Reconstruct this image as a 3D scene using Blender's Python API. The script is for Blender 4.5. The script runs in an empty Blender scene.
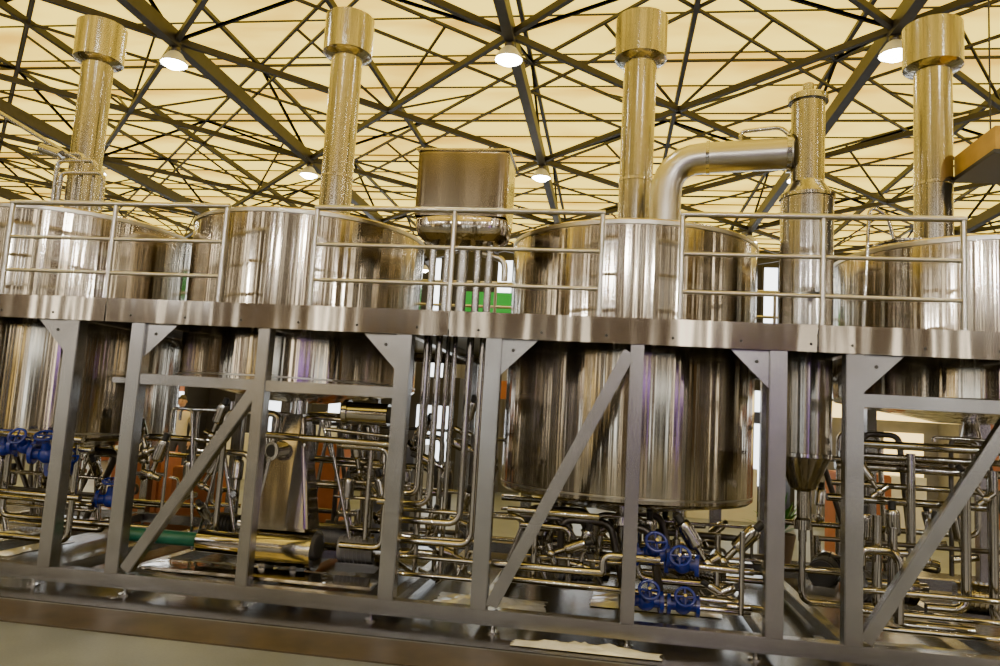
import bpy, bmesh, math, random
from mathutils import Vector, Matrix, Euler
random.seed(7)
D=bpy.data; COL=bpy.context.scene.collection
V=Vector

# ---------------------------------------------------------------- materials
def newmat(name):
    m=D.materials.new(name); m.use_nodes=True
    return m, m.node_tree.nodes, m.node_tree.links, m.node_tree.nodes['Principled BSDF']
def plain(name,col,rough=0.5,metal=0.0,noise=0.08,scale=6,emis=None,estr=0):
    m,n,l,b=newmat(name)
    b.inputs['Roughness'].default_value=rough; b.inputs['Metallic'].default_value=metal
    tc=n.new('ShaderNodeTexCoord'); t=n.new('ShaderNodeTexNoise'); t.inputs['Scale'].default_value=scale
    t.inputs['Detail'].default_value=4
    l.new(tc.outputs['Object'],t.inputs['Vector'])
    r=n.new('ShaderNodeValToRGB')
    c=V(col[:3])
    r.color_ramp.elements[0].position=0.3; r.color_ramp.elements[1].position=0.7
    r.color_ramp.elements[0].color=(*[max(0,x*(1-noise*2)) for x in c],1)
    r.color_ramp.elements[1].color=(*[min(1,x*(1+noise)) for x in c],1)
    l.new(t.outputs['Fac'],r.inputs['Fac']); l.new(r.outputs['Color'],b.inputs['Base Color'])
    if emis:
        b.inputs['Emission Color'].default_value=(*emis,1); b.inputs['Emission Strength'].default_value=estr
    return m
def steel(name,col,rough=0.25,sxy=10,sz=0.12,bump=0.25,aniso=0.0,dist=0.02,var=0.25,det=2):
    m,n,l,b=newmat(name)
    b.inputs['Metallic'].default_value=1
    tc=n.new('ShaderNodeTexCoord'); mp=n.new('ShaderNodeMapping'); mp.inputs['Scale'].default_value=(sxy,sxy,sz)
    t=n.new('ShaderNodeTexNoise'); t.inputs['Scale'].default_value=1; t.inputs['Detail'].default_value=det
    l.new(tc.outputs['Object'],mp.inputs['Vector']); l.new(mp.outputs['Vector'],t.inputs['Vector'])
    bp=n.new('ShaderNodeBump'); bp.inputs['Strength'].default_value=bump; bp.inputs['Distance'].default_value=dist
    l.new(t.outputs['Fac'],bp.inputs['Height']); l.new(bp.outputs['Normal'],b.inputs['Normal'])
    r=n.new('ShaderNodeValToRGB'); r.color_ramp.elements[0].position=0.36; r.color_ramp.elements[1].position=0.64
    r.color_ramp.elements[0].color=(*[x*(1-var) for x in col],1); r.color_ramp.elements[1].color=(*col,1)
    l.new(t.outputs['Fac'],r.inputs['Fac']); l.new(r.outputs['Color'],b.inputs['Base Color'])
    b.inputs['Roughness'].default_value=rough
    return m
M={}
M['tank']=steel('brushed_tank_steel',(0.58,0.525,0.43),0.13,5.2,0.03,0.6,0,0.03,0.45,3)  # brushed finish; strong colour streaks also paint in reflection contrast
M['stack']=steel('stack_steel',(0.44,0.42,0.38),0.18,12,0.05,0.6,0,0.015,0.4)
M['frame']=steel('frame_steel',(0.33,0.325,0.32),0.27,3,3,0.08,0,0.01,0.15)
M['fascia']=steel('fascia_steel',(0.54,0.50,0.44),0.11,2.2,0.3,0.6,0,0.03,0.3)
M['pipe']=steel('polished_pipe_steel',(0.46,0.45,0.44),0.14,3,3,0.05,0,0.01,0.15)
M['rail']=steel('rail_steel',(0.46,0.44,0.40),0.28,3,3,0.05,0,0.01,0.1)
M['darksteel']=steel('dark_steel',(0.12,0.11,0.10),0.4,3,3,0.05,0,0.01,0.2)
M['bronze']=steel('dull_hood_steel',(0.24,0.205,0.15),0.16,3,.1,0.4,0,0.02,0.45)
M['blue']=plain('blue_enamel',(0.006,0.02,0.22),0.25,0,0.1)
M['green']=plain('green_pipe_paint',(0.005,0.10,0.07),0.4)
M['black']=plain('black_rubber',(0.015,0.015,0.016),0.5)
M['truss']=plain('painted_truss',(0.024,0.020,0.018),0.55,0,0.15)
M['white']=plain('white_laminate',(0.65,0.66,0.68),0.5,0,0.03)
M['grey']=plain('grey_paint',(0.16,0.16,0.17),0.5)
M['orange']=plain('orange_brown_board',(0.36,0.12,0.04),0.6)
M['yellowsign']=plain('yellow_sign',(0.45,0.27,0.03),0.5)
M['foil']=plain('plastic_film',(0.70,0.73,0.80),0.18,0.2,0.1,9)
M['leaf']=plain('leaf_green',(0.04,0.16,0.03),0.5)
M['terracotta']=plain('plant_pot_clay',(0.12,0.09,0.08),0.7)
def glow(name,col,s):
    return plain(name,col,0.5,0,0.05,3,col,s)
M['winglow']=glow('daylight_window',(0.85,0.92,1.0),5.0)
M['streakwin']=glow('added_streak_window',(1.0,0.90,0.74),7.0)  # glow for added unseen windows, makes bright streaks in the steel
M['boxglow']=glow('white_lightbox',(0.85,0.92,1.0),4.0)
M['warmglow']=glow('warm_lightbox',(1.0,0.75,0.3),2.5)
M['purpleglow']=glow('violet_lightbox',(0.40,0.22,0.9),2.4)
M['greenglow']=glow('green_lightbox',(0.005,0.30,0.03),0.5)
M['lamp']=glow('lamp_glow',(1.0,0.95,0.82),60)
M['dark']=plain('dark_wall_paint',(0.018,0.016,0.016),0.7)
M['brownwall']=plain('brown_hall_wall',(0.105,0.070,0.036),0.7)
M['banner']=plain('added_banner_cloth',(0.03,0.022,0.015),0.8)

def floor_mat():
    m,n,l,b=newmat('concrete_floor')
    tc=n.new('ShaderNodeTexCoord'); t=n.new('ShaderNodeTexNoise'); t.inputs['Scale'].default_value=0.9; t.inputs['Detail'].default_value=8
    t2=n.new('ShaderNodeTexNoise'); t2.inputs['Scale'].default_value=60; t2.inputs['Detail'].default_value=3
    l.new(tc.outputs['Object'],t.inputs['Vector']); l.new(tc.outputs['Object'],t2.inputs['Vector'])
    r=n.new('ShaderNodeValToRGB'); r.color_ramp.elements[0].position=.35; r.color_ramp.elements[1].position=.68
    r.color_ramp.elements[0].color=(.12,.14,.185,1); r.color_ramp.elements[1].color=(.20,.23,.29,1)
    mx=n.new('ShaderNodeMix'); mx.data_type='RGBA'; mx.blend_type='MULTIPLY'; mx.inputs['Factor'].default_value=.35
    l.new(t.outputs['Fac'],r.inputs['Fac']); l.new(r.outputs['Color'],mx.inputs['A']); l.new(t2.outputs['Fac'],mx.inputs['B'])
    l.new(mx.outputs['Result'],b.inputs['Base Color']); b.inputs['Roughness'].default_value=.38
    bp=n.new('ShaderNodeBump'); bp.inputs['Strength'].default_value=.15; l.new(t2.outputs['Fac'],bp.inputs['Height']); l.new(bp.outputs['Normal'],b.inputs['Normal'])
    return m
M['floor']=floor_mat()
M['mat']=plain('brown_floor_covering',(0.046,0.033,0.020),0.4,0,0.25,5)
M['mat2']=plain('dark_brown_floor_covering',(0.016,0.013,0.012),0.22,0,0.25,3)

def membrane():
    m,n,l,b=newmat('translucent_membrane')
    tc=n.new('ShaderNodeTexCoord'); t=n.new('ShaderNodeTexNoise'); t.inputs['Scale'].default_value=.5; t.inputs['Detail'].default_value=6
    mp=n.new('ShaderNodeMapping'); mp.inputs['Scale'].default_value=(.5,1.8,1)
    l.new(tc.outputs['Object'],mp.inputs['Vector']); l.new(mp.outputs['Vector'],t.inputs['Vector'])
    wv=n.new('ShaderNodeTexWave'); wv.wave_type='BANDS'; wv.bands_direction='Y'; wv.inputs['Scale'].default_value=.165; wv.inputs['Distortion'].default_value=1.6; wv.inputs['Detail Scale'].default_value=.4  # bands paint the shading of bulges and seams into the glow
    l.new(tc.outputs['Object'],wv.inputs['Vector'])
    ad=n.new('ShaderNodeMath'); ad.operation='MULTIPLY_ADD'; ad.inputs[1].default_value=.20
    l.new(wv.outputs['Fac'],ad.inputs[0]); l.new(t.outputs['Fac'],ad.inputs[2])
    r=n.new('ShaderNodeValToRGB'); r.color_ramp.elements[0].position=.42; r.color_ramp.elements[1].position=.72
    r.color_ramp.elements[0].color=(.64,.36,.03,1); r.color_ramp.elements[1].color=(1.0,.72,.095,1)
    l.new(ad.outputs[0],r.inputs['Fac'])
    b.inputs['Base Color'].default_value=(.4,.35,.22,1); b.inputs['Roughness'].default_value=.8
    l.new(r.outputs['Color'],b.inputs['Emission Color']); b.inputs['Emission Strength'].default_value=2.6
    return m
M['membrane']=membrane()

# ---------------------------------------------------------------- mesh helpers
def empty(name,loc=(0,0,0)):
    o=D.objects.new(name,None); o.empty_display_size=.2; o.location=loc; COL.objects.link(o); return o
def obj(name,bm,mat,parent=None,smooth=True,loc=None,auto=True):
    me=D.meshes.new(name); bmesh.ops.recalc_face_normals(bm,faces=bm.faces)
    if smooth:
        for f in bm.faces: f.smooth=True
        if auto:
            for e in bm.edges:
                if len(e.link_faces)==2 and e.calc_face_angle(0)>math.radians(35): e.smooth=False
    bm.to_mesh(me); bm.free()
    o=D.objects.new(name,me); COL.objects.link(o)
    for mm in (mat if isinstance(mat,list) else [mat]): me.materials.append(mm)
    if loc is not None: o.location=loc
    if parent: o.parent=parent
    return o
def add_box(bm,c,s,rot=None,mi=0):
    r=bmesh.ops.create_cube(bm,size=1)
    mtx=Matrix.Translation(V(c))@(rot.to_matrix().to_4x4() if rot else Matrix())@Matrix.Diagonal((*s,1))
    bmesh.ops.transform(bm,matrix=mtx,verts=r['verts'])
    return r['verts']
def box(name,c,s,mat,parent=None,rot=None,bev=0.004,seg=2):
    bm=bmesh.new(); add_box(bm,(0,0,0),s,None)
    if bev: bmesh.ops.bevel(bm,geom=list(bm.edges),offset=min(bev,min(s)*.3),segments=seg,affect='EDGES')
    o=obj(name,bm,mat,parent,smooth=seg>3,loc=c)
    if rot: o.rotation_euler=rot
    return o
def bar_verts(bm,p0,p1,w,h,up=V((0,0,1))):
    p0,p1=V(p0),V(p1); d=(p1-p0); L=d.length; d=d.normalized()
    if abs(d.dot(up))>.99: up=V((0,1,0))
    s=d.cross(up).normalized(); u=s.cross(d).normalized()
    vs=[]
    for p in (p0,p1):
        for a,b_ in ((-1,-1),(1,-1),(1,1),(-1,1)):
            vs.append(bm.verts.new(p+s*a*w/2+u*b_*h/2))
    for i in range(4):
        j=(i+1)%4; bm.faces.new((vs[i],vs[j],vs[4+j],vs[4+i]))
    bm.faces.new(vs[0:4]); bm.faces.new(vs[4:8])
def bar(name,p0,p1,w,h,mat,parent=None,up=V((0,0,1)),bev=.006):
    bm=bmesh.new(); bar_verts(bm,p0,p1,w,h,up)
    bmesh.ops.recalc_face_normals(bm,faces=bm.faces)
    if bev: bmesh.ops.bevel(bm,geom=list(bm.edges),offset=bev,segments=2,affect='EDGES')
    return obj(name,bm,mat,parent,smooth=False)
def add_tube(bm,pts,r,seg=12,caps=True,radii=None):
    pts=[V(p) for p in pts]; n=len(pts)
    t=[(pts[min(i+1,n-1)]-pts[max(i-1,0)]).normalized() for i in range(n)]
    a=V((0,0,1)) if abs(t[0].z)<.9 else V((1,0,0))
    s=t[0].cross(a).normalized(); rings=[]
    for i in range(n):
        s=(s-t[i]*s.dot(t[i])).normalized(); u=t[i].cross(s)
        rr=radii[i] if radii else r
        rings.append([bm.verts.new(pts[i]+(s*math.cos(2*math.pi*k/seg)+u*math.sin(2*math.pi*k/seg))*rr) for k in range(seg)])
    for i in range(n-1):
        for k in range(seg):
            k2=(k+1)%seg; bm.faces.new((rings[i][k],rings[i][k2],rings[i+1][k2],rings[i+1][k]))
    if caps:
        bm.faces.new(rings[0]); bm.faces.new(rings[-1])
def fillet(pts,R,n=6):
    pts=[V(p) for p in pts]; out=[pts[0]]
    for i in range(1,len(pts)-1):
        a,b,c=pts[i-1],pts[i],pts[i+1]
        d1=(a-b); d2=(c-b); q=min(R,d1.length*.49,d2.length*.49)
        p=b+d1.normalized()*q; s=b+d2.normalized()*q
        for k in range(n+1):
            t=k/n; out.append(p*(1-t)**2+b*2*t*(1-t)+s*t*t)
    out.append(pts[-1]); return out
def pipe(name,pts,r,mat=None,parent=None,R=None,seg=14):
    bm=bmesh.new(); add_tube(bm,fillet(pts,R if R else r*3.2),r,seg)
    return obj(name,bm,mat or M['pipe'],parent)
def lathe(name,prof,loc,mat,parent=None,seg=72,sy=1.0,power=2.0):
    # holding loops keep long straight walls truly straight-shaded
    pr=[prof[0]]
    for a,b in zip(prof[:-1],prof[1:]):
        L=math.hypot(b[0]-a[0],b[1]-a[1])
        if L>.09:
            e=.012/L
            pr.append((a[0]+(b[0]-a[0])*e,a[1]+(b[1]-a[1])*e)); pr.append((a[0]+(b[0]-a[0])*(1-e),a[1]+(b[1]-a[1])*(1-e)))
        pr.append(b)
    bm=bmesh.new(); rings=[]
    def cs(k):
        c,s=math.cos(2*math.pi*k/seg),math.sin(2*math.pi*k/seg)
        e=2.0/power
        return (math.copysign(abs(c)**e,c),math.copysign(abs(s)**e,s))
    for r,z in pr:
        if r<1e-5: rings.append([bm.verts.new((0,0,z))])
        else: rings.append([bm.verts.new((r*cs(k)[0],sy*r*cs(k)[1],z)) for k in range(seg)])
    for a,b in zip(rings[:-1],rings[1:]):
        for k in range(seg):
            k2=(k+1)%seg
            if len(a)==1 and len(b)==1: continue
            if len(a)==1: bm.faces.new((a[0],b[k],b[k2]))
            elif len(b)==1: bm.faces.new((a[k],a[k2],b[0]))
            else: bm.faces.new((a[k],a[k2],b[k2],b[k]))
    return obj(name,bm,mat,parent,loc=loc)
def cyl(name,p0,p1,r,mat,parent=None,r2=None,seg=28):
    bm=bmesh.new(); add_tube(bm,[p0,p1],r,seg,True,[r,r if r2 is None else r2]); return obj(name,bm,mat,parent)

# ---------------------------------------------------------------- hall shell
HX0,HX1,HY0,HY1,HZ=-36,28,-19,34,11.2
CX=(HX0+HX1)/2; CY=(HY0+HY1)/2
box('floor',(CX,CY,-.1),(HX1-HX0,HY1-HY0,.2),M['floor'],bev=0)
def wall(name,c,s,m='dark'): return box(name,c,s,M[m],bev=0)
wall('wall_back',(CX,HY1+.15,HZ/2),(HX1-HX0,.3,HZ)); wall('wall_front',(CX,HY0-.15,HZ/2),(HX1-HX0,.3,HZ),'brownwall')
wall('wall_left',(HX0-.15,CY,HZ/2),(.3,HY1-HY0,HZ),'brownwall'); wall('wall_right',(HX1+.15,CY,HZ/2),(.3,HY1-HY0,HZ),'brownwall')
def window(i,c,w,h,axis='x',mat=None,mull=3):
    e=empty('window_%d'%i,c)
    sx=(w,.06,h) if axis=='x' else (.06,w,h)
    box('glass_pane',(0,0,0),sx,mat or M['winglow'],e,bev=0)
    for k in range(mull+1):
        off=-w/2+w*k/mull
        box('mullion',(off,0,0) if axis=='x' else (0,off,0),(.12,.14,h) if axis=='x' else (.14,.12,h),M['truss'],e,bev=0)
    for zz in (-h/2,0,h/2):
        box('transom',(0,0,zz),(w,.14,.12) if axis=='x' else (.14,w,.12),M['truss'],e,bev=0)
k=0
for x,w_ in ((-31,2),(-24.6,1.6),(-14,2),(-9.5,1),(-5.5,1.8),(1,1.5),(8.4,1.6),(15,2),(24,2)):
    k+=1; window(k,(x,HY1-.1,6.0),w_,8.6,mull=2)
for x,w_ in ((-33,1.0),(-26,.7),(-20,1.0),(-14.5,.4),(-10,.8),(-5.4,.35),(-1.6,.45),(2.6,.9),(6.6,.35),(10,.6),(15,.9),(21,.7)):
    k+=1; window(k,(x,HY0+.1,5.4),w_,10,mat=M['streakwin'],mull=1)  # added behind the camera so the tanks mirror tall bright stripes
for y in (-13,-6,4,16,26):
    k+=1; window(k,(HX0+.1,y,5.4),1.2,10,'y',M['streakwin'],1); k+=1; window(k,(HX1-.1,y,5.4),1.2,10,'y',M['streakwin'],1)

bm=bmesh.new()
strip=1.91; yR0=-19.91
ny=int((HY1-yR0)/strip)
xs=[HX0+(HX1-HX0)*i/24 for i in range(25)]
for j in range(ny+1):
    y0=yR0+j*strip; row=[]
    for s in range(5):
        yy=min(HY1+.2,max(HY0-.2,y0+strip*s/4))
        zz=HZ+.05+.22*math.sin(math.pi*s/4)
        row.append([bm.verts.new((x,yy,zz)) for x in xs])
    for a,b in zip(row[:-1],row[1:]):
        for i in range(24): bm.faces.new((a[i],a[i+1],b[i+1],b[i]))
obj('ceiling',bm,M['membrane'],None,auto=False)
GX=[-2.4+7.6*i for i in range(-4,5)]; GY=[8.7+7.7*j for j in range(-3,4)]
zb,zt=9.7,11.0
bm=bmesh.new()
def B(p,q,w,h=None): bar_verts(bm,p,q,w,h or w)
for x in GX:
    B((x,HY0,zb),(x,HY1,zb),.22,.34)
    B((x,HY0,zt),(x,HY1,zt),.10)
for x in GX[:-1]:
    B((x+3.8,HY0,zb+.5),(x+3.8,HY1,zb+.5),.10,.16)
for y in GY:
    B((GX[0],y,zt),(GX[-1],y,zt),.06)
    if y<GY[-1]: B((GX[0],y+3.85,zt),(GX[-1],y+3.85,zt),.06)
for i in range(len(GX)-1):
    for j in range(len(GY)-1):
        x0,x1,y0,y1=GX[i],GX[i+1],GY[j],GY[j+1]; xm,ym=(x0+x1)/2,(y0+y1)/2
        B((x0,y0,zb),(x1,y1,zb),.11,.14); B((x1,y0,zb),(x0,y1,zb),.11,.14)
        B((xm,y0,zb+.5),(x0,ym,zb+.5),.06); B((x0,ym,zb+.5),(xm,y1,zb+.5),.06); B((xm,y1,zb+.5),(x1,ym,zb+.5),.06); B((x1,ym,zb+.5),(xm,y0,zb+.5),.06)
        for px,py in ((x0,y0),(x1,y0),(x0,y1),(x1,y1)):
            B((px,py,zb),(xm,py,zt),.065); B((px,py,zb),(px,ym,zt),.065)
            B((xm,ym,zb),((px+xm)/2,(py+ym)/2,zt),.055)
        B((xm,y0,zt),(x1,ym,zt),.07); B((x1,ym,zt),(xm,y1,zt),.07); B((xm,y1,zt),(x0,ym,zt),.07); B((x0,ym,zt),(xm,y0,zt),.07)
obj('roof_truss',bm,M['truss'],None,smooth=False)
bm=bmesh.new()
for j in range(1,ny+1):
    B_y=yR0+j*strip; bar_verts(bm,(HX0,B_y,HZ+.02),(HX1,B_y,HZ+.02),.03,.04)
obj('roof_purlins',bm,M['truss'],None,smooth=False)
for y in GY[1:]:
    for x in GX:
        e=empty('pendant_lamp',(x,y,9.3))
        cyl('cord',(0,0,.28),(0,0,.5),.02,M['black'],e,seg=8)
        lathe('ballast_housing',[(0,.34),(.10,.34),(.11,.16),(.09,.12),(0,.12)],(0,0,0),M['darksteel'],e,24)
        lathe('reflector_shade',[(.09,.13),(.16,.08),(.27,-.08),(.30,-.16),(.285,-.16),(.25,-.08),(.14,.06)],(0,0,0),M['white'],e,32)
        lathe('bulb',[(0,.02),(.10,0),(.22,-.08),(.26,-.14),(.16,-.23),(0,-.26)],(0,0,0),M['lamp'],e,20)

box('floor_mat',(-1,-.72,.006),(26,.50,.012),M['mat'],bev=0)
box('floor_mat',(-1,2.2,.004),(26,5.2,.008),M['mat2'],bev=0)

# ---------------------------------------------------------------- skid structure
fr=empty('equipment_skid')
ZB0,ZB1=.07,.19; ZD0,ZD1=2.34,2.55; YB=3.2
mods=[(-7.2,-6.0,-4.78),(-4.14,-2.96,-1.72),(-.96,.20,1.28),(1.84,3.0,4.2)]
for yy in (0,YB): bar('base_beam',(-7.3,yy,(ZB0+ZB1)/2),(4.3,yy,(ZB0+ZB1)/2),.12,ZB1-ZB0,M['frame'],fr)
for mi,(a,b_,c_) in enumerate(mods):
    for yy in (0,YB):
        for x,w in ((a,.13),(b_,.105),(c_,.13)):
            bar('post',(x,yy,ZB1-.01),(x,yy,ZD0+.02),w,.12,M['frame'],fr,up=V((0,1,0)))
        for x in (a+.12,c_-.12,b_):
            cyl('levelling_foot_stem',(x,yy,.02),(x,yy,.08),.018,M['pipe'],fr,seg=10)
            cyl('levelling_foot_pad',(x,yy,0),(x,yy,.02),.055,M['pipe'],fr,seg=16)
    for x in (a,b_,c_):
        bar('cross_beam',(x,.06,.13),(x,YB-.06,.13),.10,.10,M['frame'],fr)
        bar('deck_beam',(x,.06,2.40),(x,YB-.06,2.40),.08,.10,M['frame'],fr)
    for x,sg in ((a,1),(c_,-1)):
        bm=bmesh.new(); g=.30; x0=x+sg*.06
        pr=[(x0,ZD0),(x0+sg*g,ZD0),(x0,ZD0-g)]
        f0=[bm.verts.new((p,-.03,z)) for p,z in pr]; f1=[bm.verts.new((p,-.018,z)) for p,z in pr]
        bm.faces.new(f0); bm.faces.new(f1)
        for q in range(3): bm.faces.new((f0[q],f0[(q+1)%3],f1[(q+1)%3],f1[q]))
        obj('gusset_plate',bm,M['frame'],fr,smooth=False)
        cyl('bolt_hole',(x0+sg*.10,-.034,ZD0-.09),(x0+sg*.10,-.028,ZD0-.09),.014,M['black'],fr,seg=12)
def diag(p0,p1): bar('diagonal_brace',(p0[0],0.0,p0[1]),(p1[0],0.0,p1[1]),.10,.09,M['frame'],fr,up=V((0,1,0)))
diag((-6.95,.22),(-6.05,1.8)); diag((-4.03,.22),(-3.02,1.80)); diag((-.86,.22),(.14,2.28)); diag((1.93,.22),(2.97,1.95))
bar('middle_beam',(-4.08,0,1.85),(-1.78,0,1.85),.10,.09,M['frame'],fr)
bar('middle_beam',(1.90,0,1.99),(4.14,0,1.99),.10,.10,M['frame'],fr)
bar('middle_beam',(-4.72,.5,1.84),(-4.2,.5,1.84),.05,.05,M['frame'],fr)
seams=[-7.3,-4.46,-1.34,1.56,4.3]
for s0,s1 in zip(seams[:-1],seams[1:]):
    box('fascia_plate',((s0+s1)/2,-.075,(ZD0+ZD1)/2),(s1-s0-.012,.014,ZD1-ZD0),M['fascia'],fr,bev=.003)
    x=s0+.25
    while x<s1:
        cyl('fascia_hole',(x,-.0835,2.40),(x,-.081,2.40),.011,M['black'],fr,seg=10); x+=.52
box('deck_plate',(-1.5,YB/2-.03,2.47),(11.7,YB+.04,.03),M['darksteel'],fr,bev=0)
box('fascia_plate_rear',(-1.5,YB+.09,(ZD0+ZD1)/2),(11.7,.014,ZD1-ZD0),M['fascia'],fr)

def railing(xs_,y=-.045):
    e=empty('catwalk_railing'); z0,zt_=2.44,3.40
    for x in xs_: pipe('stanchion',[(x,y,z0),(x,y,zt_)],.022,M['rail'],e)
    pipe('top_rail',[(xs_[0]-.02,y,zt_+.015),(xs_[-1]+.02,y,zt_+.015)],.024,M['rail'],e)
    for z in (3.09,2.78): pipe('mid_rail',[(xs_[0],y,z),(xs_[-1],y,z)],.016,M['rail'],e)
    for x in xs_: box('stanchion_base',(x,y-.018,2.46),(.07,.02,.12),M['rail'],e)
railing([-7.2,-6.3,-5.75]); railing([-5.55,-4.5,-3.42]); railing([-2.58,-1.36,-.12]); railing([.52,1.6,2.62]); railing([3.2,4.1])
e=empty('catwalk_railing'); y=YB+.04
for x in [-7.2+1.14*i for i in range(11)]: pipe('stanchion',[(x,y,2.5),(x,y,3.4)],.02,M['rail'],e,seg=8)
for z in (3.4,3.09,2.78): pipe('rail_tube',[(-7.2,y,z),(4.2,y,z)],.018,M['rail'],e,seg=8)

# ---------------------------------------------------------------- tanks
def tank(x,y,R,zb_,zt_,cx,capz=(5.58,6.05)):
    e=empty('brewing_tank',(x,y,0))
    lathe('shell',[(0,zb_-.16),(R*.25,zb_-.15),(R*.97,zb_-.0),(R,zb_+.03),(R,zt_-.03),(R*.985,zt_),(R*.3,zt_+.06),(0,zt_+.08)],(0,0,0),M['tank'],e,128)
    lathe('rim_band',[(R+.001,zt_-.06),(R+.012,zt_-.055),(R+.012,zt_-.02),(R+.001,zt_-.015)],(0,0,0),M['rail'],e,96)
    lathe('deck_collar',[(R+.001,2.52),(R+.03,2.52),(R+.03,2.60),(R+.001,2.60)],(0,0,0),M['frame'],e,96)
    if zb_<1.9:
        lathe('weld_band',[(R+.001,zb_+.06),(R+.006,zb_+.062),(R+.006,zb_+.075),(R+.001,zb_+.077)],(0,0,0),M['rail'],e,96)
    s=.172
    lathe('vent_stack',[(.24,zt_+.02),(.24,zt_+.10),(s,zt_+.12),(s,capz[0]+.05)],(cx-x,0,0),M['stack'],e,48)
    lathe('stack_cap',[(s,capz[0]-.02),(.25,capz[0]+.01),(.272,capz[0]+.03),(.272,capz[1]),(.26,capz[1]),(.26,capz[0]+.1),(s,capz[0]+.08)],(cx-x,0,0),M['stack'],e,48)
    lathe('stack_band',[(s+.001,4.2),(s+.006,4.205),(s+.006,4.235),(s+.001,4.24)],(cx-x,0,0),M['pipe'],e,40)
    lathe('manway_neck',[(.26,zt_+.02),(.26,zt_+.13),(.29,zt_+.13),(.29,zt_+.15),(0,zt_+.2)],(-R*.5,-.1,0),M['pipe'],e,40)
    lathe('outlet_neck',[(.09,zb_-.3),(.06,zb_-.14)],(0,0,0),M['pipe'],e,24)
    return e
tank(-6.10,1.6,1.2,1.22,3.55,-6.18)
tank(-3.30,1.6,1.22,1.88,3.55,-3.09,(5.62,6.08))
tank(.17,1.6,1.22,1.02,3.50,.17,(5.52,6.0))
tank(3.38,1.6,1.22,2.05,3.44,3.06,(5.40,5.86))

cy=empty('cyclone_separator',(1.68,.8,0))
lathe('body',[(.0,1.0),(.05,1.0),(.05,1.22),(.11,1.25),(.225,1.52),(.225,3.84),(.145,3.96),(.145,4.76)],(0,0,0),M['stack'],cy,56)
for z in (1.53,2.60,3.82): lathe('clamp_ring',[(.226,z-.02),(.24,z-.015),(.24,z+.015),(.226,z+.02)],(0,0,0),M['pipe'],cy,56)
lathe('top_cap',[(.145,4.72),(.175,4.72),(.175,4.77),(.15,4.79),(.05,4.82),(.05,4.9),(0,4.9)],(0,0,0),M['pipe'],cy,40)
lathe('drain_valve',[(.0,.8),(.035,.8),(.035,.9),(.07,.9),(.07,.98),(.05,1.0)],(0,0,0),M['pipe'],cy,24)
box('bracket',(0,-.35,2.9),(.10,.30,.04),M['frame'],cy)
ed=empty('elbow_duct')
pipe('duct_tube',[(.44,.95,3.52),(.44,.95,4.22),(1.55,.82,4.25)],.145,M['rail'],ed,R=.42,seg=32)
cyl('base_flange',(.44,.95,3.52),(.44,.95,3.58),.19,M['pipe'],ed)
cyl('joint_flange',(1.50,.826,4.25),(1.54,.82,4.25),.175,M['pipe'],ed)
cyl('joint_flange',(.80,.905,4.232),(.83,.90,4.232),.155,M['pipe'],ed)
pipe('sensor_line',[(1.1,.86,4.38),(1.1,.86,4.47),(1.45,.8,4.49),(1.58,.74,4.30)],.02,M['pipe'],ed)

cb=empty('instrument_hood',(-1.43,.7,0))
lathe('hood_body',[(0,4.12),(.42,4.12),(.43,4.10),(.43,3.50)],(0,0,0),M['bronze'],cb,128,.62,14.0)
lathe('hood_bowl',[(.43,3.50),(.44,3.49),(.44,3.43),(.42,3.35),(.35,3.29),(.2,3.26),(0,3.255)],(0,0,0),M['tank'],cb,128,.62,4.0)
box('hood_top_lip',(0,0,4.125),(.885,.56,.02),M['fascia'],cb)
for px in (-.27,-.13,.02,.16,.27): cyl('support_tube',(px,-.05,2.48),(px,-.05,3.30),.035 if px!=.02 else .05,M['frame'],cb,seg=16)
pipe('side_line',[(.2,-.05,3.20),(.42,-.05,3.15),(.42,-.05,2.95)],.03,M['rail'],cb)

def handwheel_valve(loc,s=1.0,rz=0.0,tilt=0.0):
    e=empty('handwheel_valve',loc); e.scale=(s,s,s); e.rotation_euler=(tilt,0,rz)
    bm=bmesh.new(); bmesh.ops.create_uvsphere(bm,u_segments=20,v_segments=12,radius=.075)
    obj('valve_body',bm,M['blue'],e)
    cyl('flange_left',(-.13,0,0),(-.10,0,0),.085,M['blue'],e); cyl('flange_right',(.10,0,0),(.13,0,0),.085,M['blue'],e)
    cyl('body_tube',(-.12,0,0),(.12,0,0),.045,M['blue'],e)
    cyl('bonnet',(0,0,.05),(0,0,.13),.045,M['blue'],e,r2=.03); cyl('stem',(0,0,.12),(0,0,.22),.012,M['pipe'],e,seg=10)
    bm=bmesh.new(); n=20
    add_tube(bm,[(.075*math.cos(2*math.pi*q/n),.075*math.sin(2*math.pi*q/n),.19) for q in range(n+1)],.012,8,False)
    for q in range(4):
        a=q*math.pi/2; add_tube(bm,[(0,0,.19),(.075*math.cos(a),.075*math.sin(a),.19)],.009,6)
    obj('handwheel',bm,M['blue'],e)
    return e
def pneu_valve(loc,s=1.0,rot=(0,0,0)):
    e=empty('pneumatic_valve',loc); e.scale=(s,s,s); e.rotation_euler=rot
    lathe('actuator_can',[(0,.16),(.055,.16),(.065,.18),(.065,.36),(.055,.39),(.02,.40),(0,.40)],(0,0,0),M['pipe'],e,28)
    cyl('yoke',(0,0,.05),(0,0,.17),.028,M['pipe'],e,seg=14); cyl('body_tube',(-.11,0,0),(.11,0,0),.035,M['pipe'],e,seg=16)
    bm=bmesh.new(); bmesh.ops.create_uvsphere(bm,u_segments=16,v_segments=10,radius=.055); obj('valve_body',bm,M['pipe'],e)
    lathe('indicator_head',[(0,.40),(.035,.40),(.035,.47),(0,.48)],(0,0,0),M['black'],e,18)
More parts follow.
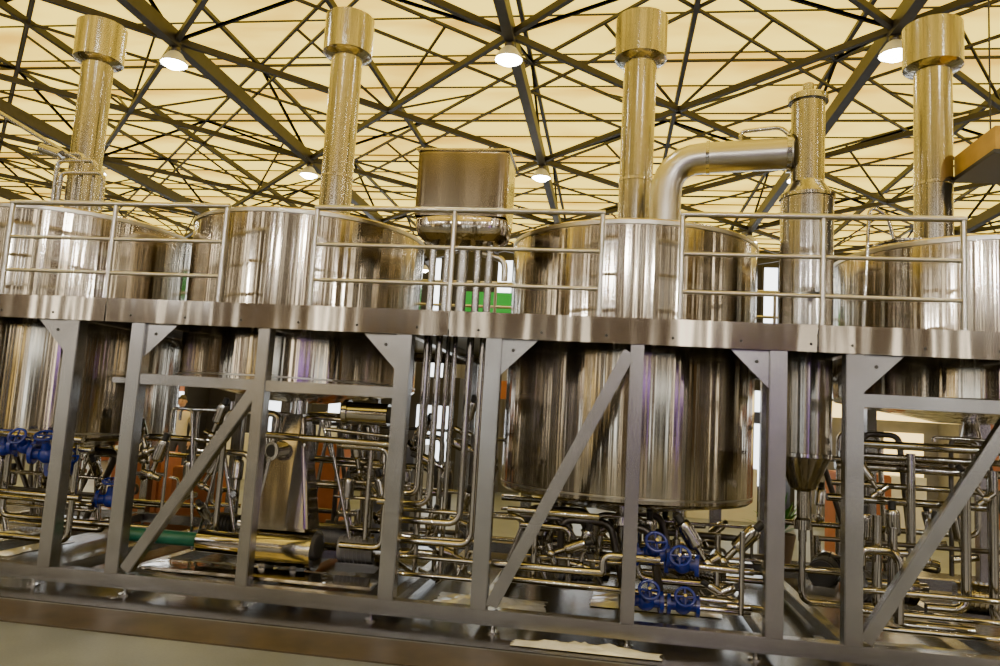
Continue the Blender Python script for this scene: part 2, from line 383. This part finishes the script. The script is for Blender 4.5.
def pump(loc,s=1.0,rz=0.0,mat=None):
    e=empty('centrifugal_pump',loc); e.scale=(s,s,s); e.rotation_euler=(0,0,rz)
    cyl('motor',(-.30,0,.17),(0,0,.17),.10,mat or M['pipe'],e)
    for q in range(7): cyl('cooling_fin',(-.27+.035*q,0,.17),(-.262+.035*q,0,.17),.112,mat or M['pipe'],e)
    cyl('volute',(.04,0,.17),(.12,0,.17),.13,M['pipe'],e); cyl('coupling',(0,0,.17),(.05,0,.17),.06,M['pipe'],e)
    cyl('inlet',(.12,0,.17),(.24,0,.17),.04,M['pipe'],e); cyl('outlet',(.08,.08,.17),(.08,.08,.42),.032,M['pipe'],e)
    box('foot_plate',(-.13,0,.035),(.34,.2,.07),M['frame'],e)

pw=empty('process_pipework')
def pp(pts,r=.025,R=None,mat=None): return pipe('pipe_run',pts,r,mat,pw,R)
# --- module 1 (left)
for z,yv in ((1.28,.35),(1.18,.5),(.74,.4),(.66,.6)): pp([(-7.1,yv,z),(-4.85,yv,z-.02)],.028)
pp([(-5.0,.5,1.2),(-5.0,.5,.3),(-6.9,.5,.3)],.03); pp([(-5.9,.7,1.05),(-5.9,.7,.45),(-4.3,.7,.45)],.03)
handwheel_valve((-5.20,.35,1.10),1.1,.3,.5); handwheel_valve((-5.48,.4,1.16),1.0,.2,1.0); handwheel_valve((-4.78,.75,.68),1.0,.4,.3); handwheel_valve((-5.15,.5,.98),1.0,1.0,.9); handwheel_valve((-5.80,.5,1.12),1.0,.6,.2)
pneu_valve((-4.72,.9,1.1),.9,(.3,.4,0)); pneu_valve((-4.55,.9,1.15),.9,(0,-.4,0)); pneu_valve((-4.35,.7,.95),.9,(0,.3,0))
# --- module 2
gp=empty('green_hose_pipe'); pipe('green_tube',[(-4.55,.6,.40),(-3.72,.6,.40)],.065,M['green'],gp); cyl('end_flange',(-4.6,.6,.4),(-4.54,.6,.4),.09,M['pipe'],gp)
hf=empty('horizontal_filter_housing')
cyl('housing_tube',(-3.72,.6,.40),(-3.18,.6,.39),.10,M['pipe'],hf); cyl('main_barrel',(-3.18,.6,.40),(-2.62,.6,.40),.165,M['pipe'],hf)
cyl('end_flange',(-3.2,.6,.40),(-3.16,.6,.40),.185,M['pipe'],hf); cyl('end_cover',(-2.62,.6,.40),(-2.58,.6,.40),.185,M['pipe'],hf)
for x in (-3.05,-2.75): box('saddle_support',(x,.6,.19),(.06,.2,.14),M['frame'],hf)
hc=empty('tapered_hopper_chute',(-2.90,.62,0))
bm=bmesh.new()
sec=[(.10,.10,1.62,.03),(.14,.12,1.35,.02),(.27,.17,.57,0.0)]
rr=[]
for wx,wy,z,ox in sec: rr.append([bm.verts.new((ox+a*wx,b_*wy,z)) for a,b_ in ((-1,-1),(1,-1),(1,1),(-1,1))])
for a,b_ in zip(rr[:-1],rr[1:]):
    for q in range(4): bm.faces.new((a[q],a[(q+1)%4],b_[(q+1)%4],b_[q]))
bm.faces.new(rr[0]); bm.faces.new(rr[-1])
bmesh.ops.recalc_face_normals(bm,faces=bm.faces); bmesh.ops.bevel(bm,geom=list(bm.edges),offset=.03,segments=4,affect='EDGES')
obj('chute_body',bm,M['fascia'],hc,smooth=True)
cyl('sight_glass_neck',(-.04,-.08,1.30),(-.09,-.26,1.28),.07,M['pipe'],hc); cyl('sight_glass',(-.09,-.26,1.28),(-.092,-.267,1.28),.055,M['black'],hc)
cyl('sight_glass_ring',(-.085,-.25,1.28),(-.09,-.262,1.28),.085,M['pipe'],hc)
cyl('inlet_neck',(.03,0,1.6),(.03,0,1.74),.07,M['pipe'],hc)
hm=empty('horizontal_motor'); cyl('motor_can',(-2.33,.45,1.66),(-1.95,.45,1.66),.10,M['pipe'],hm); cyl('motor_end',(-1.95,.45,1.66),(-1.90,.45,1.66),.075,M['black'],hm); cyl('motor_flange',(-2.36,.45,1.66),(-2.32,.45,1.66),.12,M['pipe'],hm)
pp([(-3.15,.4,1.42),(-1.9,.4,1.40)],.032); pp([(-2.55,.5,1.5),(-1.95,.5,1.47)],.02); pp([(-3.0,.8,1.60),(-2.2,.8,1.58),(-2.2,.8,.5)],.026)
pp([(-2.45,.7,1.35),(-2.0,.7,1.35),(-2.0,.7,.45),(-2.4,.7,.45)],.03); pp([(-4.0,.9,1.2),(-3.45,.9,1.2),(-3.45,.9,.6)],.03)
pp([(-3.75,1.0,1.7),(-3.75,1.0,1.3),(-4.6,1.0,1.3)],.03); pp([(-3.5,1.5,1.6),(-3.5,1.5,.9),(-2.2,1.5,.9)],.04)
pp([(-2.3,1.2,1.65),(-2.3,1.2,.35),(-1.5,1.2,.35)],.035)
for z in (1.15,1.0,.85): pp([(-2.6,1.0,z),(-1.85,1.0,z)],.018)
box('drip_tray',(-2.95,.30,.215),(2.1,.36,.03),M['fascia'],None,bev=.008)
pump((-2.15,.95,.19),1.1,.1,M['grey']); pump((-2.6,1.5,.19),1.1,.4,M['grey']); pump((-3.9,1.7,.19),1.1,0,M['black'])
box('pump_control_cabinet',(-2.35,2.3,.75),(.42,.3,1.12),M['grey'])
for q,(x,z) in enumerate(((-2.5,1.35),(-2.35,1.1),(-2.1,1.05),(-3.9,1.35),(-4.1,.75),(-3.6,.8),(-2.05,.75),(-2.45,.7))): pneu_valve((x,.95,z),.85,(0,random.uniform(-.4,.4),q))
# --- vertical pipe bundle
for x,yv,zz,lx in ((-1.62,.35,1.00,-1.78),(-1.50,.30,.92,-1.95),(-1.22,.30,.78,-1.78),(-1.10,.25,.62,-1.85)):
    pp([(x,yv,2.44),(x,yv,zz),(lx,yv,zz)],.030,.12)
for x,yv in ((-1.40,.5),(-1.30,.65),(-1.68,.7),(-1.15,.8),(-1.55,.9)): pp([(x,yv,2.44),(x,yv,.25),(x+random.uniform(-.3,.3),yv+.4,.25)],.022)
for z in (.85,.62,.45,.30): pp([(-1.75,.45,z),(-1.0,.45,z)],.02)
for q,(x,z) in enumerate(((-1.3,1.55),(-1.12,1.35),(-1.45,1.2),(-1.08,1.0),(-1.3,.75),(-1.6,.55),(-1.2,.42))): pneu_valve((x,.62+.05*(q%3),z),.75,(.2,random.choice((-1.2,1.2,.3)),0))
# --- module 3
pp([(-.82,.35,.93),(-.05,.35,.92)],.028); pp([(-.9,.2,.50),(-.05,.2,.50),(.0,.2,.50),(.0,.2,.64),(.45,.2,.64)],.033,.10)
pp([(-.85,.5,.33),(1.1,.5,.30)],.03); pp([(-.6,.6,.80),(-.6,.6,.3)],.028); pp([(-.75,.8,.75),(-.3,.8,.75),(-.3,.8,.25)],.03)
pp([(.17,1.6,.7),(.17,1.6,.45),(1.1,1.6,.45)],.05); pp([(.3,.9,.8),(.3,.9,.35),(1.2,.9,.35)],.035)
pp([(.3,.35,.60),(1.2,.35,.58)],.028); pp([(.3,.45,.24),(1.2,.45,.24)],.028); pp([(.95,.6,.82),(.95,.6,.25)],.025); pp([(1.1,.3,.9),(1.1,.3,.25)],.022)
handwheel_valve((.38,.3,.66),1.1,.2,.9); handwheel_valve((.64,.35,.60),1.05,-.2,1.1); handwheel_valve((.36,.4,.27),1.05,.1,.9); handwheel_valve((.66,.42,.26),1.0,0,1.0)
pneu_valve((.85,.45,.60),1.0,(.1,-.6,0)); pneu_valve((.98,.5,.62),1.0,(.2,.7,0)); pneu_valve((-.45,.6,.55),.8,(0,1.2,0)); pneu_valve((-.2,.7,.45),.8,(0,.2,0)); pneu_valve((1.12,.6,.28),.7,(0,-1.1,0)); pneu_valve((.85,.6,.28),.7,(0,1.1,0))
pump((-.1,1.1,.19),1.1,.3,M['grey']); pump((.8,1.4,.19),1.1,2.6,M['pipe'])
box('pump_control_cabinet',(-.62,3.0,.62),(.3,.2,.86),M['darksteel'])
# --- gap and module 4
for q,z in enumerate((1.66,1.56,1.46,1.30,1.16)): pp([(1.98,.7+.12*q,z),(4.2,.7+.12*q,z)],.026 if q%2 else .035)
for x,yv,z0,z1,x1 in ((2.15,.4,1.1,.35,2.5),(2.3,.5,1.0,.25,2.9),(2.85,.5,1.3,.4,2.55),(3.1,.6,1.5,.3,3.6),(3.35,.5,1.85,.3,3.8),(2.05,.6,.95,.3,2.4),(2.55,.8,1.6,.5,2.2)):
    pp([(x,yv,z0),(x,yv,z1),(x1,yv,z1)],.038,.12)
pp([(2.0,.3,.72),(2.0,.3,.84),(2.28,.3,.84),(2.28,.3,.3)],.035,.12)
for z in (.52,.36,.24): pp([(1.95,.35,z),(4.1,.35,z)],.024)
for q,x in enumerate((2.15,2.4,2.65,2.95,3.25,3.5)): pneu_valve((x,.75,.72+.05*(q%2)),.9,(0,random.uniform(-.2,.2),0))
for q,x in enumerate((2.2,3.0)): pneu_valve((x,.5,1.28),.7,(0,random.uniform(-.9,.9),0))
pump((2.6,1.3,.19),1.2,.2,M['grey']); pump((3.4,1.1,.19),1.2,-.2,M['pipe']); pump((2.2,2.0,.19),1.2,1.2,M['black'])
pp([(1.40,.35,2.3),(1.40,.35,.3),(1.0,.35,.3)],.03); pp([(1.38,.9,.55),(2.1,.9,.55)],.03); pp([(1.68,.8,.82),(1.68,.8,.3),(2.3,.8,.3)],.03)
rnd=random.Random(3)
for mi,(a,b_,c_) in enumerate(mods):
    hi=(1.05,1.6,.8,1.75)[mi]
    for q in range(26 if mi<3 else 10):
        yv=rnd.uniform(.75,3.0); z=rnd.uniform(.25,hi); x0=rnd.uniform(a-.3,b_); x1=rnd.uniform(b_,c_+.3); z2=rnd.uniform(.22,hi)
        rr_=rnd.choice((.016,.02,.028,.035)); mt_=M['pipe'] if rnd.random()<.6 else M['darksteel']
        if rnd.random()<.5: pp([(x0,yv,z),(x1,yv,z),(x1,yv,z2),(x1+rnd.uniform(-.5,.5),yv+.1,z2)],rr_,mat=mt_)
        else: pp([(x0,yv,z2),(x0,yv,hi),(x0+rnd.uniform(.2,.7),yv,hi),(x0+rnd.uniform(.3,.8),yv,.25)],rr_,mat=mt_)
    for q in range(9 if mi<3 else 3):
        pneu_valve((rnd.uniform(a,c_),rnd.uniform(1.0,2.4),rnd.uniform(.4,hi-.2)),rnd.uniform(.7,1),(0,rnd.uniform(-1.2,1.2),rnd.uniform(0,3)))
tp=empty('tank_top_valve_manifold')
for pts in ([(-6.6,.9,3.6),(-6.6,.9,4.15),(-6.15,.9,4.15),(-6.15,.9,3.6)],[(-6.5,.85,3.6),(-6.5,.85,4.0),(-6.0,.85,4.0),(-6.0,.85,3.6)],[(-6.9,.9,4.22),(-6.3,.9,4.22),(-6.3,.9,3.6)],[(-7.9,.9,4.95),(-6.35,.9,4.15)]):
    pipe('manifold_pipe',[(p[0]+.65,p[1],p[2]) for p in pts],.025,M['pipe'],tp)
cyl('manifold_actuator',(-6.15,.88,4.28),(-5.9,.88,4.20),.055,M['pipe'],tp)
h=empty('spray_hose'); pipe('hose_tube',[(2.02,.35,2.5),(2.06,.33,3.62),(2.2,.33,3.55),(2.25,.33,3.35)],.015,M['pipe'],h,R=.2)

sg=empty('hanging_sign',(3.80,1.2,4.40))
box('sign_box',(0,0,0),(1.1,.8,.22),M['yellowsign'],sg); box('sign_underside',(0,0,-.13),(1.14,.84,.04),M['black'],sg)
for x in (-.4,.4): cyl('hanger_wire',(x,0,.11),(x,0,6.7),.008,M['black'],sg,seg=6)
def film(x,y,w,d,seed,amp=.035):
    r=random.Random(seed); bm=bmesh.new(); n=14; g=[[bm.verts.new((x+w*(i/n-.5)+r.uniform(-.02,.02),y+d*(j/n-.5),.015+r.uniform(0,amp)*math.sin(math.pi*i/n)*math.sin(math.pi*j/n)*2)) for i in range(n+1)] for j in range(n+1)]
    for j in range(n):
        for i in range(n): bm.faces.new((g[j][i],g[j][i+1],g[j+1][i+1],g[j+1][i]))
    obj('plastic_film_sheet',bm,M['foil'],None,auto=False)
film(-.1,-.22,1.1,.16,1); film(-6.7,1.4,1.5,1.0,2,.09); film(.6,.5,1.4,.4,3); film(-1.0,.9,1.0,.5,4); film(2.6,.6,1.6,.5,5); film(-3.6,1.2,1.6,.6,6); film(.5,1.5,1.2,.7,8,.06)

# ---------------------------------------------------------------- booths
def booth(x,y,w,h,mat,accent=None,face=-1):
    e=empty('exhibition_booth',(x,y,0)); e.rotation_euler=(0,0,0 if face<0 else math.pi)
    box('back_panel',(0,.5,h/2),(w,.08,h),mat,e); box('side_panel',(-w/2,0,h/2),(.08,1.0,h),mat,e); box('side_panel_far',(w/2,0,h/2),(.08,1.0,h),mat,e)
    box('counter',(0,-.3,.5),(w*.5,.45,1.0),M['white'],e); box('header',(0,-.48,h-.2),(w,.08,.4),accent or mat,e)
    box('lit_poster',(w*.22,.44,h*.5),(w*.3,.03,h*.5),accent if accent in (M['boxglow'],M['warmglow'],M['purpleglow']) else M['boxglow'],e)
rnd=random.Random(11)
mats=[M['dark'],M['grey'],M['orange'],M['dark'],M['dark'],M['grey']]
acc=[M['warmglow'],M['boxglow'],M['orange'],M['dark'],M['orange'],M['boxglow']]
for q,x in enumerate((-20,-15.5,-11.5,-8.3,-4.6,-1.2,2.2,5.6,9.4,13.5)):
    booth(x,9+rnd.uniform(0,3),2.6,2.5,mats[q%6],acc[(q*5+1)%6])
for q,x in enumerate((-26,-18,-11,-4,3,10,18)):
    booth(x,21+rnd.uniform(0,3),4.2,4.2,mats[(q+2)%6],acc[(q*5+3)%6])
for q,(x,ac) in enumerate(((-20,'boxglow'),(-13.5,'orange'),(-8,'warmglow'),(-3.2,'boxglow'),(3.0,'purpleglow'),(8.0,'boxglow'),(13.5,'purpleglow'))):
    booth(x,-13-rnd.uniform(0,1.5),3.0,3.0,M['dark'],M[ac],1)  # unseen booths added behind the camera, their lightboxes light the steel
for q,(x,y_,w_,rz) in enumerate(((-17,-6,4,1.0),(-20,3,4,1.4),(16,-6,4,-1.0),(18,3,4,-1.4))):
    e=empty('added_dark_banner',(x,y_,0)); e.rotation_euler=(0,0,rz)  # added out of view, gives the tanks something dark to reflect
    box('banner_cloth',(0,0,6.0),(w_,.03,6.4),M['banner'],e,bev=0); cyl('top_rod',(-w_/2,0,9.2),(w_/2,0,9.2),.04,M['grey'],e,seg=8); cyl('bottom_rod',(-w_/2,0,2.8),(w_/2,0,2.8),.04,M['grey'],e,seg=8)
    for xx in (-w_*.4,w_*.4): cyl('hanger_wire',(xx,0,9.2),(xx,0,11.1),.01,M['black'],e,seg=6)
for x,y_,z in ((-10,-9.5,4.6),(-4.6,-10,5.2),(2.4,-9.5,5.0),(7.5,-9,4.8),(-.9,-10.6,5.6)):
    e=empty('added_light_stand',(x,y_,0)); cyl('mast',(0,0,.05),(0,0,z),.03,M['grey'],e,seg=12); cyl('base_disc',(0,0,0),(0,0,.05),.35,M['black'],e)
    box('lamp_head',(0,-.06,z),(.4,.12,.3),M['black'],e)
    ld=D.lights.new('added_streak_lamp','POINT'); ld.energy=420; ld.color=(1,.96,.92); ld.shadow_soft_size=.12  # added lamp behind the camera for highlights and neutral light on steel
    lo=D.objects.new('added_streak_lamp',ld); COL.objects.link(lo); lo.parent=e; lo.location=(0,.18,z)
gs=empty('green_banner',(-3.2,13.0,0)); box('banner_cloth',(0,0,4.55),(1.5,.04,.75),M['greenglow'],gs)
for x in (-.8,.8): cyl('banner_pole',(x,0,0),(x,0,5.0),.04,M['grey'],gs,seg=10)
for x,y_,h_ in ((-4.3,5.0,1.2),(3.6,5.6,1.2),(-5.6,4.0,.75),(-6.6,4.1,.9)): box('cardboard_crate',(x,y_,h_/2+.008),(.75,.55,h_),M['orange'],bev=.02)
pl=empty('potted_plant',(2.3,4.6,0)); lathe('pot',[(0,0),(.16,0),(.22,.38),(.2,.38),(.19,.33),(0,.33)],(0,0,0),M['terracotta'],pl,24)
bm=bmesh.new(); r=random.Random(5)
for q in range(60):
    a=r.uniform(0,6.28); t=r.uniform(.2,1.1); l_=r.uniform(.3,.6); p=V((0,0,.35)); pr=None
    for s in range(5):
        f_=s/4; c0=p+V((math.cos(a)*l_*f_*math.sin(t),math.sin(a)*l_*f_*math.sin(t),l_*1.3*f_*math.cos(t)-.15*f_*f_)); wv=.03*math.sin(math.pi*(.1+.85*f_))
        sd=V((-math.sin(a),math.cos(a),0))*wv; cur=(bm.verts.new(c0-sd),bm.verts.new(c0+sd))
        if pr: bm.faces.new((pr[0],pr[1],cur[1],cur[0]))
        pr=cur
obj('foliage',bm,M['leaf'],pl,auto=False)

def person(loc,shirt,trouser,rz=0,hairc=(.02,.015,.01)):
    e=empty('standing_person',loc); e.rotation_euler=(0,0,rz)
    skin_m=plain('skin_tone',(.55,.33,.23),.5); sm=plain('shirt_cloth',shirt,.8); tm=plain('trouser_cloth',trouser,.8); hm_=plain('hair',hairc,.6)
    js={'pel':(0,0,.95,.15),'wst':(0,0,1.08,.13),'chs':(0,.0,1.32,.155),'nck':(0,0,1.47,.06),'hdb':(0,-.01,1.55,.055),
        'shL':(.17,0,1.41,.06),'elL':(.23,.02,1.14,.042),'wrL':(.22,-.08,.90,.028),'shR':(-.17,0,1.41,.06),'elR':(-.23,.02,1.14,.042),'wrR':(-.22,-.08,.90,.028),
        'hpL':(.09,0,.88,.09),'knL':(.10,-.02,.50,.06),'anL':(.10,.02,.09,.04),'toL':(.11,-.15,.04,.035),'hpR':(-.09,0,.88,.09),'knR':(-.10,.02,.50,.06),'anR':(-.11,.05,.09,.04),'toR':(-.12,-.11,.04,.035)}
    ed_=[('pel','wst'),('wst','chs'),('chs','nck'),('nck','hdb'),('chs','shL'),('shL','elL'),('elL','wrL'),('chs','shR'),('shR','elR'),('elR','wrR'),('pel','hpL'),('hpL','knL'),('knL','anL'),('anL','toL'),('pel','hpR'),('hpR','knR'),('knR','anR'),('anR','toR')]
    ks=list(js); me=D.meshes.new('body'); me.from_pydata([js[q][:3] for q in ks],[(ks.index(a),ks.index(b)) for a,b in ed_],[]); o=D.objects.new('body',me); COL.objects.link(o); o.parent=e
    md=o.modifiers.new('skin','SKIN')
    for i,q in enumerate(ks): me.skin_vertices[0].data[i].radius=(js[q][3],js[q][3]*.85)
    me.skin_vertices[0].data[0].use_root=True
    o.modifiers.new('sub','SUBSURF').levels=2
    bpy.context.view_layer.update()
    dg=bpy.context.evaluated_depsgraph_get(); m2=D.meshes.new_from_object(o.evaluated_get(dg)); o.modifiers.clear(); o.data=m2
    m2.materials.clear()
    for mm in (skin_m,sm,tm,M['black']): m2.materials.append(mm)
    for p in m2.polygons:
        z=p.center.z; p.use_smooth=True; x=abs(p.center.x)
        p.material_index=3 if z<.10 else (2 if z<.98 and not(x>.19) else (1 if z<1.46 and not(z<.93) else 0))
    bm=bmesh.new(); bmesh.ops.create_uvsphere(bm,u_segments=20,v_segments=14,radius=.1)
    for v in bm.verts: v.co=V((v.co.x*.78,v.co.y*.95,v.co.z*1.18))
    n_=bmesh.ops.create_cone(bm,segments=8,radius1=.018,radius2=.004,depth=.04,cap_ends=True); bmesh.ops.transform(bm,matrix=Matrix.Translation((0,-.10,-.01))@Matrix.Rotation(.3,4,'X'),verts=n_['verts'])
    for sx in (-.08,.08):
        n_=bmesh.ops.create_uvsphere(bm,u_segments=8,v_segments=6,radius=.02); bmesh.ops.transform(bm,matrix=Matrix.Translation((sx,0,0)),verts=n_['verts'])
    obj('head',bm,skin_m,e,loc=(0,-.01,1.64))
    bm=bmesh.new(); bmesh.ops.create_uvsphere(bm,u_segments=20,v_segments=14,radius=.105)
    bmesh.ops.delete(bm,geom=[v for v in bm.verts if v.co.z<.02 and v.co.y<.03 or v.co.z<-.06],context='VERTS')
    for v in bm.verts: v.co=V((v.co.x*.8,v.co.y*.97,v.co.z*1.2))
    obj('hair',bm,hm_,e,loc=(0,0,1.65))
    for sx in (-.028,.028):
        bm=bmesh.new(); bmesh.ops.create_uvsphere(bm,u_segments=8,v_segments=6,radius=.009); obj('eye',bm,M['black'],e,loc=(sx,-.098,1.65))
    box('mouth',(0,-.095,1.585),(.04,.006,.008),M['orange'],e,bev=0)
    for sx in (-1,1):
        bm=bmesh.new(); bx=.22*sx
        add_tube(bm,[(bx,-.08,.92),(bx,-.09,.86),(bx,-.095,.82)],.03,8,True,[.024,.034,.03])
        for q in range(4): add_tube(bm,[(bx,-.115+.018*q,.83),(bx-.004*sx,-.12+.018*q,.78),(bx-.015*sx,-.12+.018*q,.745)],.008,6)
        add_tube(bm,[(bx,-.12,.88),(bx-.01*sx,-.145,.84),(bx-.02*sx,-.145,.81)],.009,6); obj('hand',bm,skin_m,e)
person((-8.15,7.4,0),(.65,.6,.55),(.05,.05,.08),.3); person((-8.9,7.9,0),(.5,.05,.05),(.03,.03,.05),-.6); person((-.9,8,0),(.1,.12,.2),(.03,.03,.03),.5); person((4.2,7.6,0),(.7,.7,.7),(.04,.04,.05),-.3)

w=D.worlds.new('hall_ambient'); bpy.context.scene.world=w; w.use_nodes=True
w.node_tree.nodes['Background'].inputs[0].default_value=(.5,.45,.35,1); w.node_tree.nodes['Background'].inputs[1].default_value=.05
ph,th,ps=math.radians(3.4),math.radians(6.4),math.radians(8.6)
Fh=V((-math.sin(ps),math.cos(ps),0)); Ru=V((math.cos(ps),math.sin(ps),0))
F=Fh*math.cos(th)+V((0,0,1))*math.sin(th); Uu=-Fh*math.sin(th)+V((0,0,1))*math.cos(th)
Rc=Ru*math.cos(ph)+Uu*math.sin(ph); Uc=-Ru*math.sin(ph)+Uu*math.cos(ph)
mt=Matrix((Rc,Uc,-F)).transposed().to_4x4(); mt.translation=V((0,-6.1,1.7))
cam=D.cameras.new('camera'); co=D.objects.new('camera',cam); COL.objects.link(co); co.matrix_world=mt; cam.lens=27; cam.sensor_width=36
bpy.context.scene.camera=co
